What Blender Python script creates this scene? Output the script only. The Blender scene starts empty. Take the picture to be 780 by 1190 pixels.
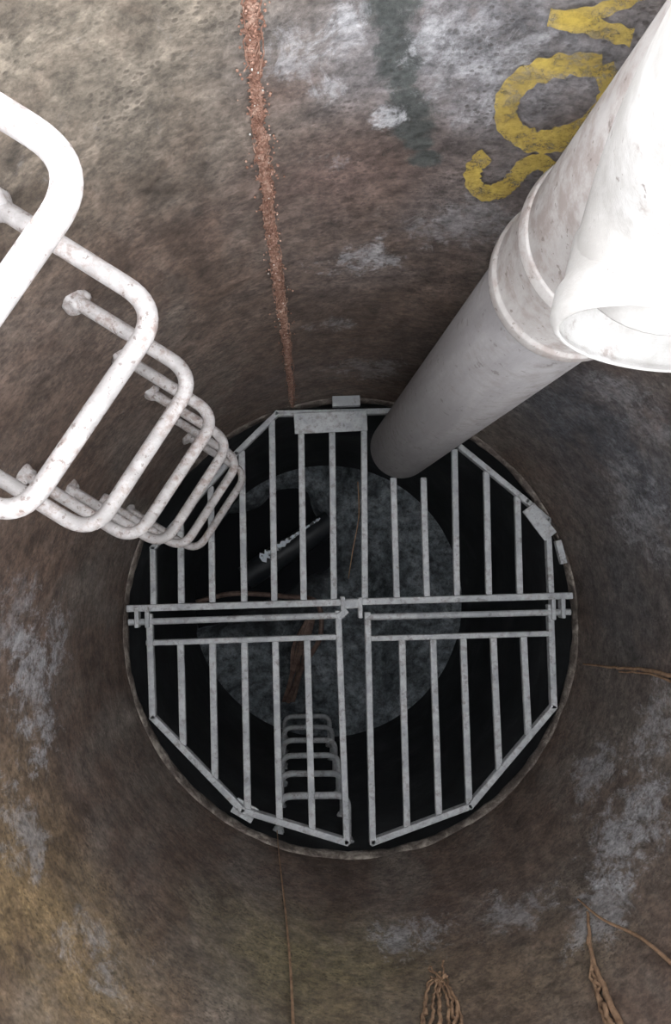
import bpy, bmesh, math, random
from mathutils import Vector, Matrix, noise as mnoise
random.seed(7)
S = bpy.context.scene
S.view_settings.view_transform = 'Standard'

# ------------------------------------------------------------------ site dimensions
CAM_H = 0.42                 # eye height over the chamber cover level (z = 0)
CX, CY, R = 0.192, -0.187, 0.750   # shaft axis and radius
GD = 2.62                    # grate depth below eye
LD = 2.69                    # ledge depth
RL, FD = 0.775, 4.62         # lower shaft radius, floor depth
def Z(d): return CAM_H - d
# survey rays (from the eye point) used to lay marks out on the real wall / grate planes
def ray(a, b):
    u, v = a-390.0, 595.0-b
    w = 926.7-.0504*u-.0686*v
    return (.99872*u+46.97)/w, (-.00346*u+.99767*v+63.7)/w
def plane(a, b, d, up=0.0):
    x, y = ray(a, b)
    return Vector((x*d, y*d, Z(d)+up))
def on_wall(a, b, off=0.004):
    x, y = ray(a, b)
    A = x*x+y*y; B = -2*(x*CX+y*CY); C = CX*CX+CY*CY-(R-off)**2
    d = (-B+math.sqrt(B*B-4*A*C))/(2*A)
    return Vector((x*d, y*d, Z(d)))

# ------------------------------------------------------------------ node helpers
def new_mat(name):
    m = bpy.data.materials.new(name); m.use_nodes = True
    nt = m.node_tree
    return m, nt, nt.nodes['Principled BSDF']
def L(nt, a, b): nt.links.new(a, b)
def tex_noise(nt, vec, scale, detail=6, rough=.6, dist=0):
    n = nt.nodes.new('ShaderNodeTexNoise')
    n.inputs['Scale'].default_value = scale; n.inputs['Detail'].default_value = detail
    n.inputs['Roughness'].default_value = rough; n.inputs['Distortion'].default_value = dist
    if vec: L(nt, vec, n.inputs['Vector'])
    return n.outputs['Fac']
def ramp(nt, fac, stops):
    r = nt.nodes.new('ShaderNodeValToRGB'); e = r.color_ramp.elements
    while len(e) < len(stops): e.new(0.5)
    for i, (p, c) in enumerate(stops):
        e[i].position = p; e[i].color = (c[0], c[1], c[2], 1) if hasattr(c, '__len__') else (c, c, c, 1)
    L(nt, fac, r.inputs['Fac']); return r.outputs['Color']
def mix(nt, fac, a, b, mode='MIX'):
    m = nt.nodes.new('ShaderNodeMix'); m.data_type = 'RGBA'; m.blend_type = mode
    for sock, v in ((m.inputs[0], fac), (m.inputs[6], a), (m.inputs[7], b)):
        if hasattr(v, 'links'): L(nt, v, sock)
        elif hasattr(v, '__len__'): sock.default_value = (v[0], v[1], v[2], 1)
        else: sock.default_value = v
    return m.outputs[2]
def math_n(nt, op, a, b=None, clamp=False):
    m = nt.nodes.new('ShaderNodeMath'); m.operation = op; m.use_clamp = clamp
    for i, v in enumerate((a, b)):
        if v is None: continue
        if hasattr(v, 'links'): L(nt, v, m.inputs[i])
        else: m.inputs[i].default_value = v
    return m.outputs[0]
def maprange(nt, v, a, b, c=0, d=1, smooth=True):
    m = nt.nodes.new('ShaderNodeMapRange'); m.interpolation_type = 'SMOOTHSTEP' if smooth else 'LINEAR'
    L(nt, v, m.inputs['Value'])
    for k, x in zip(('From Min', 'From Max', 'To Min', 'To Max'), (a, b, c, d)): m.inputs[k].default_value = x
    return m.outputs['Result']
def objco(nt, scale=None):
    t = nt.nodes.new('ShaderNodeTexCoord'); o = t.outputs['Object']
    if scale:
        mp = nt.nodes.new('ShaderNodeMapping'); mp.inputs['Scale'].default_value = scale
        L(nt, o, mp.inputs['Vector']); o = mp.outputs['Vector']
    return o
def bump(nt, h, bsdf, strength, dist):
    b = nt.nodes.new('ShaderNodeBump'); b.inputs['Strength'].default_value = strength
    b.inputs['Distance'].default_value = dist
    L(nt, h, b.inputs['Height']); L(nt, b.outputs['Normal'], bsdf.inputs['Normal'])

# ------------------------------------------------------------------ materials
def concrete_wall():
    m, nt, bs = new_mat('stained_concrete')
    co = objco(nt)
    streak = objco(nt, (1, 1, .28))
    n1 = tex_noise(nt, streak, 3.2, 9, .65, .4)
    n2 = tex_noise(nt, co, 14, 10, .75, .3)
    n3 = tex_noise(nt, co, 95, 6, .7)
    n4 = tex_noise(nt, co, 6.5, 10, .72, .8)
    n5 = tex_noise(nt, co, 38, 6, .7, .2)
    base = ramp(nt, n1, [(.34, (.065, .042, .031)), (.46, (.12, .080, .060)), (.55, (.14, .108, .088)), (.68, (.20, .168, .142))])
    col = mix(nt, .8, base, ramp(nt, n2, [(.35, .5), (.5, .95), (.68, 1.5)]), 'MULTIPLY')
    zones = [
        (110, 50, .30, (.20, .168, .128), .85), (60, 250, .20, (.14, .11, .082), .6), (200, 110, .16, (.17, .142, .112), .6),
        (400, 60, .16, (.215, .20, .208), .6), (580, 60, .24, (.24, .235, .25), .85), (660, 200, .25, (.18, .172, .182), .6),
        (240, 200, .14, (.155, .13, .105), .6), (380, 215, .22, (.13, .083, .070), .75), (450, 300, .30, (.14, .11, .10), .6),
        (330, 110, .07, (.115, .072, .055), .7),
        (560, 260, .2, (.15, .125, .12), .6),
        (700, 520, .6, (.084, .085, .096), .9), (720, 700, .45, (.082, .078, .080), .8),
        (40, 660, .36, (.145, .09, .064), .7), (60, 1080, .40, (.25, .165, .068), .75), (30, 900, .25, (.17, .115, .07), .6),
        (360, 1120, .40, (.19, .155, .075), .7), (700, 1000, .40, (.13, .108, .088), .6), (700, 830, .3, (.11, .09, .076), .6),
        (230, 420, .35, (.125, .09, .072), .6), (620, 1130, .3, (.16, .115, .07), .6), (90, 430, .25, (.115, .078, .06), .6),
        (330, 440, .25, (.095, .072, .064), .6)]
    def dist_to(p):
        vm = nt.nodes.new('ShaderNodeVectorMath'); vm.operation = 'DISTANCE'
        L(nt, co, vm.inputs[0]); vm.inputs[1].default_value = p
        return vm.outputs['Value']
    for a, b, r, c, s in zones:
        f = maprange(nt, dist_to(on_wall(a, b)), r*1.15, r*.1, 0, s)
        f = math_n(nt, 'MULTIPLY', f, maprange(nt, n4, .3, .62, .40, 1.25), True)
        c2 = ramp(nt, n2, [(.33, tuple(x*.45 for x in c)), (.52, c), (.70, tuple(min(1, x*1.55) for x in c))])
        col = mix(nt, f, col, c2)
    flake = tex_noise(nt, objco(nt, (1, 1, .6)), 24, 14, .85, .6)
    mid = tex_noise(nt, objco(nt, (1, 1, .5)), 8, 6, .7, .8)
    fl = math_n(nt, 'ADD', math_n(nt, 'MULTIPLY', flake, .6), math_n(nt, 'MULTIPLY', mid, .4))
    # dark slime running down the upper wall (one soft, broken vertical run)
    field = None
    for k in range(12):
        b = -10+k*18; a = 456+max(0, b-50)*.26
        f = maprange(nt, dist_to(on_wall(a, b)), .048+.012*math.sin(k*1.7), .006, 0, 1)
        field = f if field is None else math_n(nt, 'MAXIMUM', field, f)
    f = math_n(nt, 'MULTIPLY', maprange(nt, math_n(nt, 'ADD', math_n(nt, 'MULTIPLY', field, .30), fl), .60, .74, 0, .88), maprange(nt, field, 0, .25, 0, 1))
    col = mix(nt, f, col, (.055, .065, .062))
    whites = [(350, 70, .10, .5), (400, 50, .08, .5), (452, 140, .055, .8), (410, 305, .16, .55), (560, 90, .2, .5), (385, 110, .06, .5),
              (410, 20, .06, .5), (500, 60, .07, .5), (530, 40, .12, .5),
              (40, 800, .36, .65), (65, 750, .26, .6), (735, 950, .38, .65), (690, 900, .25, .5), (480, 1080, .28, .5),
              (760, 860, .28, .45), (120, 1110, .22, .4), (620, 320, .14, .3), (30, 970, .2, .4), (740, 590, .35, .3),
              (420, 430, .3, .3), (600, 1060, .25, .4), (20, 700, .25, .35), (690, 1060, .25, .45), (540, 260, .2, .35),
              (740, 480, .25, .25), (380, 380, .15, .35), (390, 190, .1, .3)]
    for a, b, r, s in whites:
        f = maprange(nt, dist_to(on_wall(a, b)), r*1.2, 0, -.16, .055)
        f = math_n(nt, 'ADD', fl, f)
        f = maprange(nt, f, .49, .57, 0, s)
        col = mix(nt, f, col, (.40, .40, .42))
    f = maprange(nt, fl, .56, .67, 0, .38); col = mix(nt, f, col, (.34, .33, .33))
    col = mix(nt, .65, col, ramp(nt, n3, [(.36, .45), (.5, 1.0), (.66, 1.5)]), 'MULTIPLY')
    col = mix(nt, .65, col, ramp(nt, n5, [(.34, .45), (.5, 1.0), (.66, 1.5)]), 'MULTIPLY')
    vo = nt.nodes.new('ShaderNodeTexVoronoi'); vo.inputs['Scale'].default_value = 105; L(nt, co, vo.inputs['Vector'])
    holes = maprange(nt, vo.outputs['Distance'], .2, .42, 1, 0)
    hm = math_n(nt, 'MULTIPLY', holes, maprange(nt, n4, .45, .60, 0, .55))
    col = mix(nt, hm, col, (.05, .038, .03))
    hs = nt.nodes.new('ShaderNodeHueSaturation'); hs.inputs['Saturation'].default_value = .90
    L(nt, col, hs.inputs['Color']); col = hs.outputs['Color']
    L(nt, col, bs.inputs['Base Color'])
    L(nt, maprange(nt, n4, .35, .65, .6, .9), bs.inputs['Roughness'])
    h = math_n(nt, 'ADD', n2, math_n(nt, 'MULTIPLY', n3, .3))
    h = math_n(nt, 'SUBTRACT', h, math_n(nt, 'MULTIPLY', hm, .3))
    bump(nt, h, bs, .45, .010)
    return m
def simple_noise(name, stops, scale, rough=.7, bmp=.4, bd=.006, vscale=None, metallic=0, detail=8):
    m, nt, bs = new_mat(name)
    co = objco(nt, vscale)
    n = tex_noise(nt, co, scale, detail, .68, .3)
    L(nt, ramp(nt, n, stops), bs.inputs['Base Color'])
    bs.inputs['Roughness'].default_value = rough; bs.inputs['Metallic'].default_value = metallic
    n2 = tex_noise(nt, objco(nt), scale*4, 6, .6)
    bump(nt, n2, bs, bmp, bd)
    return m
def worn_paint(name, base, light, rust, amount, scale, rough=.45, metallic=0.0, vs=None, strength=.85, spots=0, soft=.08, st=.62, sps=.7):
    m, nt, bs = new_mat(name)
    co = objco(nt, vs)
    a = tex_noise(nt, co, scale, 8, .7, .4); b = tex_noise(nt, objco(nt), scale*4.5, 6, .7)
    col = mix(nt, maprange(nt, a, .35, .65), base, light)
    f = maprange(nt, math_n(nt, 'ADD', math_n(nt, 'MULTIPLY', a, .45), math_n(nt, 'MULTIPLY', b, .55)), amount, amount+soft, 0, strength)
    col = mix(nt, f, col, rust)
    if spots:
        c = tex_noise(nt, objco(nt), spots, 4, .6)
        col = mix(nt, maprange(nt, c, st, st+.06, 0, sps), col, tuple(x*.6 for x in rust))
    L(nt, col, bs.inputs['Base Color']); bs.inputs['Roughness'].default_value = rough
    bs.inputs['Metallic'].default_value = metallic
    bump(nt, b, bs, .35, .004)
    return m
M_wall = concrete_wall()
M_lower = simple_noise('wet_shaded_concrete', [(.35, (.008, .009, .010)), (.55, (.018, .020, .022)), (.7, (.04, .042, .044))], 6, .6)  # wet concrete, with the lower shaft's shade put into its near-black colour
M_lip = simple_noise('chipped_lip', [(.35, (.05, .04, .033)), (.5, (.13, .105, .09)), (.66, (.34, .30, .26))], 22, .8, .7)
M_galv = worn_paint('galvanised_steel', (.26, .27, .28), (.44, .45, .46), (.13, .105, .09), .48, 12, .7, .0, None, .6, 40, .16, .58, .4)
M_rung = worn_paint('weathered_rung', (.25, .235, .23), (.42, .40, .395), (.15, .095, .075), .47, 18, .7, 0, None, .7, 110, .16, .60, .6)
M_pipe = worn_paint('grey_pvc', (.21, .20, .205), (.31, .30, .305), (.15, .13, .12), .47, 7, .65, 0, (1, 1, .2), .5, 55, .18, .62, .5)
M_pipew = worn_paint('stained_pvc', (.30, .28, .27), (.45, .43, .42), (.20, .15, .13), .46, 7, .65, 0, (1, 1, .3), .6, 90, .16, .62, .6)
M_white = worn_paint('white_pvc', (.36, .345, .33), (.50, .49, .48), (.16, .11, .09), .54, 9, .6, 0, None, .6, 60, .12, .66, .6)
M_rust = simple_noise('rust_root_mat', [(.3, (.12, .055, .035)), (.48, (.26, .135, .095)), (.66, (.46, .31, .24))], 90, .9, .6, .006)
M_root = simple_noise('root_bark', [(.3, (.13, .072, .04)), (.6, (.32, .20, .12))], 40, .9)
M_sparkle = simple_noise('droplet_sparkle', [(.3, (.5, .48, .44)), (.6, (.65, .64, .6))], 40, .5)
M_dark = simple_noise('black_pipe', [(.3, (.010, .012, .015)), (.7, (.03, .035, .04))], 8, .5, .2)
M_rag = simple_noise('brown_rag', [(.3, (.05, .026, .02)), (.7, (.24, .16, .13))], 25, .7)
M_ground = simple_noise('ground_concrete', [(.3, (.22, .21, .19)), (.7, (.42, .41, .38))], 9, .9)

# ------------------------------------------------------------------ mesh helpers
def add_obj(name, me, mat=None, parent=None, smooth=True):
    o = bpy.data.objects.new(name, me); S.collection.objects.link(o)
    if mat: me.materials.append(mat)
    if parent: o.parent = parent
    if smooth and hasattr(me, 'polygons'):
        for p in me.polygons: p.use_smooth = True
    return o
def empty(name, loc=(0, 0, 0)):
    o = bpy.data.objects.new(name, None); S.collection.objects.link(o)
    o.empty_display_size = .1; return o
def tube(name, pts, rad, mat, parent=None, radii=None, res=6, cyclic=False):
    cu = bpy.data.curves.new(name, 'CURVE'); cu.dimensions = '3D'
    cu.bevel_depth = rad; cu.bevel_resolution = res; cu.use_fill_caps = True
    sp = cu.splines.new('POLY'); sp.points.add(len(pts)-1); sp.use_cyclic_u = cyclic
    for i, p in enumerate(pts):
        sp.points[i].co = (*p, 1)
        if radii: sp.points[i].radius = radii[i]
    sp.use_smooth = True
    tmp = bpy.data.objects.new('tmp', cu); S.collection.objects.link(tmp)
    dg = bpy.context.evaluated_depsgraph_get()
    me = bpy.data.meshes.new_from_object(tmp.evaluated_get(dg))
    bpy.data.objects.remove(tmp)
    me.materials.clear()
    return add_obj(name, me, mat, parent)
def fillet(pts, r, n=8):
    out = [Vector(pts[0])]
    for i in range(1, len(pts)-1):
        p, a, b = Vector(pts[i]), Vector(pts[i-1]), Vector(pts[i+1])
        da, db = (a-p).normalized(), (b-p).normalized()
        s, e = p+da*r, p+db*r
        for k in range(n+1):
            t = k/n; out.append(s*(1-t)**2+p*2*t*(1-t)+e*t*t)
    out.append(Vector(pts[-1])); return out
def smooth_path(pts, n=8):
    out = []
    P = [Vector(p) for p in pts]; P = [P[0]]+P+[P[-1]]
    for i in range(1, len(P)-2):
        for k in range(n):
            t = k/n; a, b, c, d = P[i-1:i+3]
            out.append(.5*((2*b)+(-a+c)*t+(2*a-5*b+4*c-d)*t*t+(-a+3*b-3*c+d)*t**3))
    out.append(P[-2]); return out
def revolve(name, prof, mat, n=160, cx=CX, cy=CY, parent=None, closed=False):
    bm = bmesh.new(); rings = []
    for r, z in prof:
        rings.append([bm.verts.new((cx+r*math.cos(2*math.pi*i/n), cy+r*math.sin(2*math.pi*i/n), z)) for i in range(n)])
    m = len(rings)
    for j in range(m if closed else m-1):
        A, B = rings[j], rings[(j+1) % m]
        for i in range(n): bm.faces.new((A[i], A[(i+1) % n], B[(i+1) % n], B[i]))
    bmesh.ops.recalc_face_normals(bm, faces=bm.faces)
    me = bpy.data.meshes.new(name); bm.to_mesh(me); bm.free()
    return add_obj(name, me, mat, parent)
def pipe_shell(name, a, b, r, t, mat, parent, prof=None, n=72):
    a, b = Vector(a), Vector(b); d = b-a; ln = d.length
    q = d.to_track_quat('Z', 'Y').to_matrix().to_4x4(); q.translation = a
    prof = prof or [(0, r), (1, r)]
    outer = [(rr, s*ln) for s, rr in prof]; inner = [(rr-t, s*ln) for s, rr in reversed(prof)]
    o = revolve(name, outer+inner, mat, n, 0, 0, parent, closed=True)
    o.matrix_basis = q
    md = o.modifiers.new('b', 'BEVEL'); md.width = .0025; md.segments = 2; md.limit_method = 'ANGLE'
    return o

# ------------------------------------------------------------------ shaft shell
nz = 60; prof = [(R, .0-i*(LD-CAM_H-.03)/nz) for i in range(nz+1)]
wall = revolve('wall_shaft', prof, M_wall, 200)
for v in wall.data.vertices:
    k = mnoise.noise(v.co*4)*.004+mnoise.noise(v.co*13)*.0015
    v.co.x += (CX-v.co.x)*k/R; v.co.y += (CY-v.co.y)*k/R
zt = Z(LD)+.02
lip = revolve('trim_1', [(R+.001, zt+.035), (R-.004, zt+.02), (R-.009, zt+.004), (R-.009, zt-.012), (R+.0, zt-.03), (R+.05, zt-.035), (R+.06, zt+.03)], M_lip, 240, closed=True)
for v in lip.data.vertices:
    k = mnoise.noise(v.co*9)*.007+mnoise.noise(v.co*34)*.005
    v.co.x += (CX-v.co.x)*k; v.co.y += (CY-v.co.y)*k; v.co.z += mnoise.noise(v.co*15)*.006
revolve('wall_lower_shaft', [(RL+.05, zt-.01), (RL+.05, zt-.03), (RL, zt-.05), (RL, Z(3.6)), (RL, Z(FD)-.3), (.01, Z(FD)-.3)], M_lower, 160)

# floor: benching disc with a dark channel
def floor_mat():
    m, nt, bs = new_mat('wet_benching')
    co = objco(nt)
    n = tex_noise(nt, co, 3.2, 9, .75, .6); n2 = tex_noise(nt, co, 20, 9, .8)
    col = ramp(nt, n, [(.38, (.035, .042, .048)), (.47, (.11, .128, .14)), (.56, (.20, .225, .245)), (.66, (.32, .35, .37))])
    vm = nt.nodes.new('ShaderNodeVectorMath'); vm.operation = 'DISTANCE'
    L(nt, co, vm.inputs[0]); vm.inputs[1].default_value = plane(310, 655, FD)
    f = maprange(nt, math_n(nt, 'ADD', vm.outputs['Value'], math_n(nt, 'MULTIPLY', n, .5)), .78, .5, 0, .88)
    col = mix(nt, f, col, (.02, .022, .025))
    col = mix(nt, .95, col, ramp(nt, n2, [(.38, .2), (.6, 1.4)]), 'MULTIPLY')
    L(nt, col, bs.inputs['Base Color']); bs.inputs['Roughness'].default_value = .7
    bump(nt, n2, bs, .6, .03); return m
bm = bmesh.new()
c0 = plane(300, 640, FD)
def chan(x, y):
    px, py = x-c0.x, y-c0.y
    u = px*.93+py*.36; v = -px*.36+py*.93
    s = mnoise.noise(Vector((x*4, y*4, 1)))*.10
    f = 1-min(1, max(0, (abs(v+s)-.20)/.10))
    g = 1-min(1, max(0, (u+s-.28)/.15))
    return f*g
grid = {}
K = 140
for i in range(K+1):
    for j in range(K+1):
        x = (i/K*2-1)*RL*1.05; y = (j/K*2-1)*RL*1.05
        if math.hypot(x, y) > RL*1.05: continue
        X, Y = CX+x, CY+y
        h = mnoise.noise(Vector((X*5, Y*5, 0)))*.02+mnoise.noise(Vector((X*16, Y*16, 0)))*.008
        h -= .22*chan(X, Y)
        grid[i, j] = bm.verts.new((X, Y, Z(FD)+h))
for i in range(K):
    for j in range(K):
        q = [grid.get(k) for k in ((i, j), (i+1, j), (i+1, j+1), (i, j+1))]
        if all(q): bm.faces.new(q)
me = bpy.data.meshes.new('floor'); bm.to_mesh(me); bm.free()
add_obj('floor', me, floor_mat())
bm = bmesh.new(); bmesh.ops.create_circle(bm, cap_ends=True, segments=96, radius=RL*.99)
bmesh.ops.translate(bm, verts=bm.verts, vec=(CX, CY, Z(FD)-.07))
me = bpy.data.meshes.new('sewage_water'); bm.to_mesh(me); bm.free()
mw, nt, bs = new_mat('dark_water'); bs.inputs['Base Color'].default_value = (.008, .009, .011, 1); bs.inputs['Roughness'].default_value = .8
bs.inputs['Specular IOR Level'].default_value = .15
add_obj('sewage_water', me, mw, smooth=False)

# cover-level slab around the opening
revolve('ground', [(R, 0), (R+.02, .012), (4.0, .012)], M_ground, 120)

# ------------------------------------------------------------------ upper ladder of step irons
def step_ladder(name, A, B, out, depths, rad, wall_r, mat):
    root = empty(name)
    A, B, out = Vector(A), Vector(B), Vector(out).normalized()
    def reach(p):
        q = p-Vector((CX, CY)); b = q.dot(out); return -b+math.sqrt(b*b-q.dot(q)+wall_r**2)
    for i, d in enumerate(depths):
        a2, b2 = A+out*(reach(A)+.03), B+out*(reach(B)+.03)
        jit = random.uniform(-.004, .004)
        pts = [(*a2, Z(d)+.0), (*A, Z(d)+jit), (*B, Z(d)-jit), (*b2, Z(d))]
        tube('rung_%d' % (i+1), fillet(pts, .045, 10), rad, mat, root, res=8)
        for k, e in enumerate((a2, b2)):
            e = e-out*.032
            bm = bmesh.new(); bmesh.ops.create_icosphere(bm, subdivisions=3, radius=rad*1.7)
            for v in bm.verts: v.co *= 1+mnoise.noise(v.co*70+Vector((i*3, k, 0)))*.5; v.co += Vector((e.x, e.y, Z(d)))
            me = bpy.data.meshes.new('a'); bm.to_mesh(me); bm.free()
            add_obj('anchor_%d_%d' % (i+1, k+1), me, mat, root)
    return root
step_ladder('manhole_ladder', (-.136, .265), (-.276, .044), (-.85, .53), [.52+.292*k for k in range(7)], .0108, R, M_rung)
step_ladder('manhole_ladder', (-.055, -.80), (.185, -.80), (0, -1), [2.87+.30*k for k in range(6)], .0125, RL, M_galv)

# ------------------------------------------------------------------ drop pipe with bent branch
dp = empty('drop_pipe')
PR = .101
def pax(d): t = (d-1.0)/1.58; return (.377-.031*t, .390-.002*t, Z(d))
pipe_shell('lower_length', pax(2.58), pax(1.0), PR, .007, M_pipe, dp)
pipe_shell('upper_length', pax(1.05), pax(.56), PR, .007, M_pipew, dp, [(0, PR+.006), (1, PR+.006)])
pipe_shell('coupling', pax(1.06), pax(.90), PR, .012, M_pipew, dp,
           [(0, PR+.006), (.03, PR+.013), (.16, PR+.013), (.20, PR+.008), (.84, PR+.008), (.88, PR+.013), (1, PR+.009)])
Mx = Vector((.320, .203, Z(.70))); ax = Vector((.235, .97, .0)).normalized()
pipe_shell('branch_socket', Mx, Mx+ax*.09, .084, .006, M_white, dp,
           [(0, .084), (.1, .090), (.35, .090), (.5, .0845), (1, .084)])
bp = [Mx+ax*.06, Mx+ax*.075, Vector((.334, .285, Z(.675))), Vector((.330, .312, Z(.62))), Vector((.318, .318, Z(.54))), Vector((.308, .318, Z(.44)))]
tube('branch_bend', smooth_path(bp, 8), .0815, M_white, dp, res=16)

# ------------------------------------------------------------------ safety grate
gr = empty('safety_grate')
def bar(bm, p, q, w=.018, h=.022, up=0.0, ext=0.0):
    p = plane(p[0], p[1], GD, up); q = plane(q[0], q[1], GD, up)
    d = (q-p).normalized(); p = p-d*ext; q = q+d*ext
    s = Vector((-d.y, d.x, 0))*w/2; u = Vector((0, 0, h/2))
    vs = [bm.verts.new(c) for c in (p-s-u, p+s-u, p+s+u, p-s+u, q-s-u, q+s-u, q+s+u, q-s+u)]
    for f in ((0, 1, 2, 3), (7, 6, 5, 4), (0, 4, 5, 1), (1, 5, 6, 2), (2, 6, 7, 3), (3, 7, 4, 0)):
        bm.faces.new([vs[i] for i in f])
def finish(bm, name, bev=.004):
    bmesh.ops.recalc_face_normals(bm, faces=bm.faces)
    me = bpy.data.meshes.new(name); bm.to_mesh(me); bm.free()
    o = add_obj(name, me, M_galv, gr, smooth=False)
    md = o.modifiers.new('b', 'BEVEL'); md.width = bev; md.segments = 3; md.limit_method = 'ANGLE'
    return o
bm = bmesh.new()
out = [(179, 702), (178, 637), (275, 527), (322, 481), (462, 478)]
for a, b in zip(out, out[1:]): bar(bm, a, b, .019, .03, 0, .008)
out = [(535, 520), (612, 583), (636, 604), (640, 692)]
for a, b in zip(out, out[1:]): bar(bm, a, b, .019, .03, 0, .008)
for x0, y0, x1, y1 in ((210, 602, 211, 703), (245, 565, 247, 701), (281, 524, 284, 700), (316, 488, 319, 699), (350, 500, 353, 698), (386, 500, 388, 697),
                       (423, 480, 424, 696), (457, 555, 461, 695), (492, 555, 496, 694), (528, 522, 531, 693), (565, 548, 568, 692), (601, 577, 604, 692)):
    bar(bm, (x0, y0), (x1, y1), .021, .02)
finish(bm, 'rear_panel')
bm = bmesh.new()
bar(bm, (148, 707), (664, 692), .022, .035, .004)
finish(bm, 'cross_beam')
bm = bmesh.new()
bar(bm, (342, 494), (426, 490), .068, .008, .022)
bar(bm, (386, 468), (418, 467), .034, .03, .012)
bar(bm, (612, 590), (638, 624), .05, .008, .02)
bar(bm, (648, 628), (655, 655), .022, .02, .0)
bar(bm, (395, 710), (400, 716), .04, .03, .01)
bar(bm, (272, 936), (296, 950), .05, .01, -.012)
finish(bm, 'hinge_plates', .002)
for k, (a, b) in enumerate((((150, 723), (392, 715)), ((424, 717), (662, 711)))):
    tube('hinge_rod_%d' % (k+1), [plane(*a, GD, .008), plane(*b, GD, .008)], .0105, M_galv, gr)
bm = bmesh.new()
for x, y in ((160, 716), (172, 716), (652, 705), (641, 707), (398, 704), (418, 705)):
    bar(bm, (x, y-11), (x+.5, y+13), .014, .04, .006)
bar(bm, (396, 702), (420, 701), .03, .02, .015)
finish(bm, 'hinge_lugs', .003)
bm = bmesh.new()
bar(bm, (170, 747), (393, 740), .018, .026)
out = [(174, 716), (178, 833), (282, 941), (403, 978), (393, 712)]
for a, b in zip(out, out[1:]): bar(bm, a, b, .021, .03, 0, .008)
for x0, y0, x1, y1 in ((210, 745, 213, 866), (247, 744, 250, 906), (284, 744, 288, 942), (320, 743, 325, 954), (357, 742, 363, 965)):
    bar(bm, (x0, y0), (x1, y1), .022, .02)
finish(bm, 'front_left_leaf')
bm = bmesh.new()
bar(bm, (427, 742), (640, 736), .018, .026)
out = [(427, 714), (433, 978), (546, 936), (643, 821), (639, 705)]
for a, b in zip(out, out[1:]): bar(bm, a, b, .021, .03, 0, .008)
for x0, y0, x1, y1 in ((467, 741, 473, 962), (503, 740, 510, 948), (538, 739, 545, 934), (573, 738, 580, 895), (608, 737, 614, 854)):
    bar(bm, (x0, y0), (x1, y1), .022, .02)
finish(bm, 'front_right_leaf')

# ------------------------------------------------------------------ things lying in the bottom
ch = empty('sump_pipe')
a, b = plane(285, 672, FD-.10), plane(385, 606, FD-.10)
pipe_shell('body', a, b, .07, .008, M_dark, ch)
glint_mat = simple_noise('painted_sky_glint', [(.40, (.03, .035, .04)), (.50, (.85, .92, 1.0))], 30, .4)  # sky reflection painted as a bluish-white strip above the sump pipe
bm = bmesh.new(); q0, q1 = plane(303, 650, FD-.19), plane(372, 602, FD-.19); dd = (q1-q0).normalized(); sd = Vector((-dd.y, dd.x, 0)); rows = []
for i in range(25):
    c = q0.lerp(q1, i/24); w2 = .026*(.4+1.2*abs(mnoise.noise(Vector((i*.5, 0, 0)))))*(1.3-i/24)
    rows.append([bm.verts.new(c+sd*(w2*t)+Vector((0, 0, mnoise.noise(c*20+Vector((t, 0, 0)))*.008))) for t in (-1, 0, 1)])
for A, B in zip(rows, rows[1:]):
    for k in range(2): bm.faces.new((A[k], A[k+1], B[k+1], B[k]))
me = bpy.data.meshes.new('scale'); bm.to_mesh(me); bm.free(); add_obj('painted_sky_glint', me, glint_mat, ch)  # mesh of the strip that stands in for the sky reflection
tube('brown_hose', smooth_path([plane(228, 700, 4.2), plane(270, 690, 4.25), plane(330, 693, 4.2), plane(368, 700, 4.1), plane(372, 740, 4.1), plane(352, 775, 4.2), plane(335, 815, 4.4)]), .013, M_rag)
rb = empty('rag_bundle')
for k in range(14):
    o = random.uniform(-10, 10)
    tube('strand_%d' % k, smooth_path([plane(362+o*.5, 718, 4.2), plane(352+o+random.uniform(-4, 4), 750, 4.25), plane(345+o+random.uniform(-4, 4), 785, 4.35), plane(336+o*.8, 815, 4.45)]), .006, M_rag, rb)
tube('hanging_wire', smooth_path([plane(416, 560, 2.7), plane(417, 600, 2.8), plane(410, 640, 2.9), plane(405, 672, 3.0)]), .002, M_root)

# ------------------------------------------------------------------ root streak down the wall
bm = bmesh.new()
path = smooth_path([on_wall(x, y, .002) for x, y in ((291, -30), (295, 60), (301, 140), (309, 210), (317, 280), (325, 340), (333, 400), (341, 478))], 90)
rows = []
for i, p in enumerate(path):
    t = i/(len(path)-1)
    n = Vector((CX-p.x, CY-p.y, 0)).normalized(); tn = Vector((-n.y, n.x, 0))
    w = .0088*(1+t*.25)
    if t > .93: w *= (1-t)/.07*.7+.3
    wl = w*(.7+.8*abs(mnoise.noise(Vector((i*.07, 0, 0))))+.7*mnoise.noise(Vector((i*.45, 3, 0))))
    wr = w*(.7+.8*abs(mnoise.noise(Vector((i*.06, 20, 0))))+.7*mnoise.noise(Vector((i*.45, 33, 0))))
    off = mnoise.noise(Vector((i*.05, 9, 0)))*.004
    row = []
    for k in range(9):
        s = k/8*2-1
        h = .002*(1-s*s)+abs(mnoise.noise(Vector((i*.4, k*.9, 5))))*.004*(1-s*s*.6)-.0012
        row.append(bm.verts.new(p+tn*(s*(wl if s < 0 else wr)+off)+n*h))
    rows.append(row)
for A, B in zip(rows, rows[1:]):
    for k in range(8): bm.faces.new((A[k], A[k+1], B[k+1], B[k]))
me = bpy.data.meshes.new('root_streak'); bm.to_mesh(me); bm.free()
rs = empty('root_streak'); add_obj('mat_of_roots', me, M_rust, rs)
bm = bmesh.new(); bm2 = bmesh.new()
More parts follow.
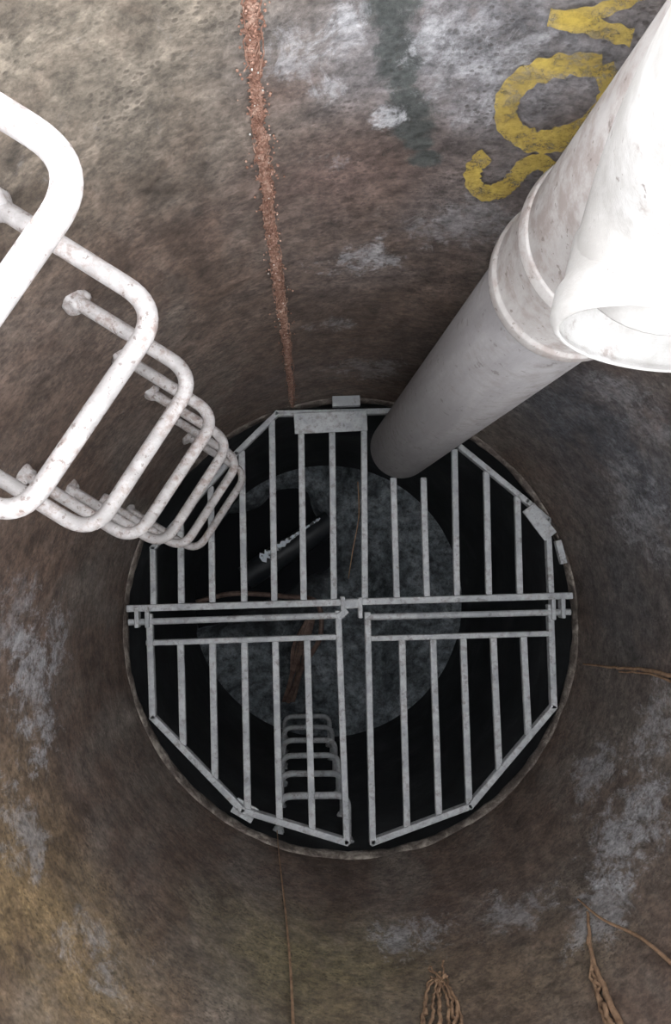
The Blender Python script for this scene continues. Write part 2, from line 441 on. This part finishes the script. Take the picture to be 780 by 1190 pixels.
for i in range(700):
    p = random.choice(path); n = Vector((CX-p.x, CY-p.y, 0)).normalized(); tn = Vector((-n.y, n.x, 0))
    c = p+tn*random.gauss(0, .0085)+n*random.uniform(.001, .003)
    white = random.random() < .08
    bmesh.ops.create_icosphere(bm2 if white else bm, subdivisions=1, radius=random.uniform(.0008, .0018 if white else .0022), matrix=Matrix.Translation(c))
me = bpy.data.meshes.new('c'); bm.to_mesh(me); bm.free(); add_obj('crumbs', me, M_rust, rs)
me = bpy.data.meshes.new('d'); bm2.to_mesh(me); bm2.free(); add_obj('white_sparkles', me, M_sparkle, rs)  # sparkle of droplets on the streak, painted as pale beads
for k in range(26):
    i0 = random.randrange(0, len(path)-90); pts = []
    for i in range(i0, i0+85, 7):
        p = path[i]; n = Vector((CX-p.x, CY-p.y, 0)).normalized(); tn = Vector((-n.y, n.x, 0))
        pts.append(p+tn*(random.gauss(0, .002)+math.sin(k)*.0095)+n*.003)
    tube('fibre_%d' % k, smooth_path(pts, 4), .0008, M_rust, rs, res=2)

# wall roots
def wroot(pts, rad, mat=M_root, off=.010, jitter=.0, parent=None, name='tree_root'):
    P = smooth_path([on_wall(x, y, off) for x, y in pts], 8)
    P = [p+Vector([random.gauss(0, jitter) for _ in range(3)]) for p in P]
    return tube(name, P, rad, mat, parent, [1-.6*i/len(P) for i in range(len(P))], 3)
wroot([(341, 1200), (338, 1130), (332, 1060), (325, 1000), (322, 965)], .0035)
r2 = empty('tree_root')
wroot([(790, 788), (750, 778), (715, 776), (678, 772)], .006, jitter=.001, parent=r2, name='strand_1')
wroot([(790, 796), (755, 783), (720, 781)], .004, jitter=.001, parent=r2, name='strand_2')
r3 = empty('tree_root')
wroot([(726, 1200), (703, 1150), (687, 1105), (683, 1060)], .007, jitter=.001, parent=r3, name='strand_1')
wroot([(708, 1200), (692, 1150), (684, 1085)], .005, jitter=.002, parent=r3, name='strand_2')
wroot([(716, 1200), (699, 1160), (686, 1120)], .006, jitter=.003, parent=r3, name='strand_3')
wroot([(790, 1128), (745, 1090), (700, 1068), (672, 1045)], .0045, parent=r3, name='strand_4')
r4 = empty('root_tuft')
for k in range(9):
    x = 488+k*6; wroot([(x, 1200), (x+random.uniform(-6, 8), 1170), (x*.5+508*.5+random.uniform(-4, 4), 1145), (508+random.uniform(-12, 12), 1118+random.uniform(0, 25))], .0042, jitter=.002, parent=r4, name='strand_%d' % k)

# ------------------------------------------------------------------ yellow painted lettering on the wall
my, nt, bs = new_mat('yellow_wall_paint')
co = objco(nt)
L(nt, ramp(nt, tex_noise(nt, co, 20, 6), [(.35, (.38, .27, .06)), (.6, (.60, .44, .09))]), bs.inputs['Base Color'])
bs.inputs['Roughness'].default_value = .8
L(nt, maprange(nt, tex_noise(nt, co, 26, 12, .85), .34, .64, .22, .92), bs.inputs['Alpha'])
pl = empty('painted_lettering')
def stroke(name, pts, wpx):
    Q = smooth_path([Vector((x, y, 0)) for x, y in pts], 14)
    bm = bmesh.new(); rows = []
    for i, q in enumerate(Q):
        d = (Q[min(i+1, len(Q)-1)]-Q[max(i-1, 0)]).normalized(); s = Vector((-d.y, d.x, 0))
        w = wpx*(1+.3*mnoise.noise(Vector((i*.3, 1, 2))))
        rows.append([bm.verts.new(on_wall(q.x+s.x*w*t, q.y+s.y*w*t, .0075)) for t in (-.5, -.25, 0, .25, .5)])
    for A, B in zip(rows, rows[1:]):
        for k in range(4): bm.faces.new((A[k], A[k+1], B[k+1], B[k]))
    me = bpy.data.meshes.new(name); bm.to_mesh(me); bm.free(); add_obj(name, me, my, pl)
stroke('letter_s', [(566, 180), (552, 194), (550, 212), (563, 224), (584, 220), (598, 208), (610, 194), (628, 188), (642, 200), (634, 222)], 19)
stroke('letter_o', [(700, 76), (655, 76), (612, 90), (590, 116), (592, 146), (620, 164), (655, 160), (690, 142), (710, 108), (700, 76)], 27)
stroke('letter_n_a', [(638, 20), (690, 32), (735, 44)], 22)
stroke('letter_n_b', [(650, 22), (700, 12), (745, -8)], 17)
stroke('letter_n_c', [(640, -10), (690, -22), (740, -38)], 18)

# ------------------------------------------------------------------ sky light
w = bpy.data.worlds.new('overcast'); S.world = w; w.use_nodes = True
bg = w.node_tree.nodes['Background']
bg.inputs['Color'].default_value = (.95, .97, 1, 1); bg.inputs['Strength'].default_value = 6.8

# ------------------------------------------------------------------ camera
cam = bpy.data.cameras.new('camera'); co_ = bpy.data.objects.new('camera', cam); S.collection.objects.link(co_)
cam.sensor_fit = 'VERTICAL'; cam.sensor_height = 36; cam.lens = 36*930/1190; cam.clip_start = .01
X = Vector((.99872, 0, -.0505)).normalized(); Zv = Vector((.0504, .0686, .9964)).normalized(); Y = Zv.cross(X)
mat = Matrix((X, Y, Zv)).to_4x4(); mat.translation = (0, 0, CAM_H)
co_.matrix_world = mat
S.camera = co_
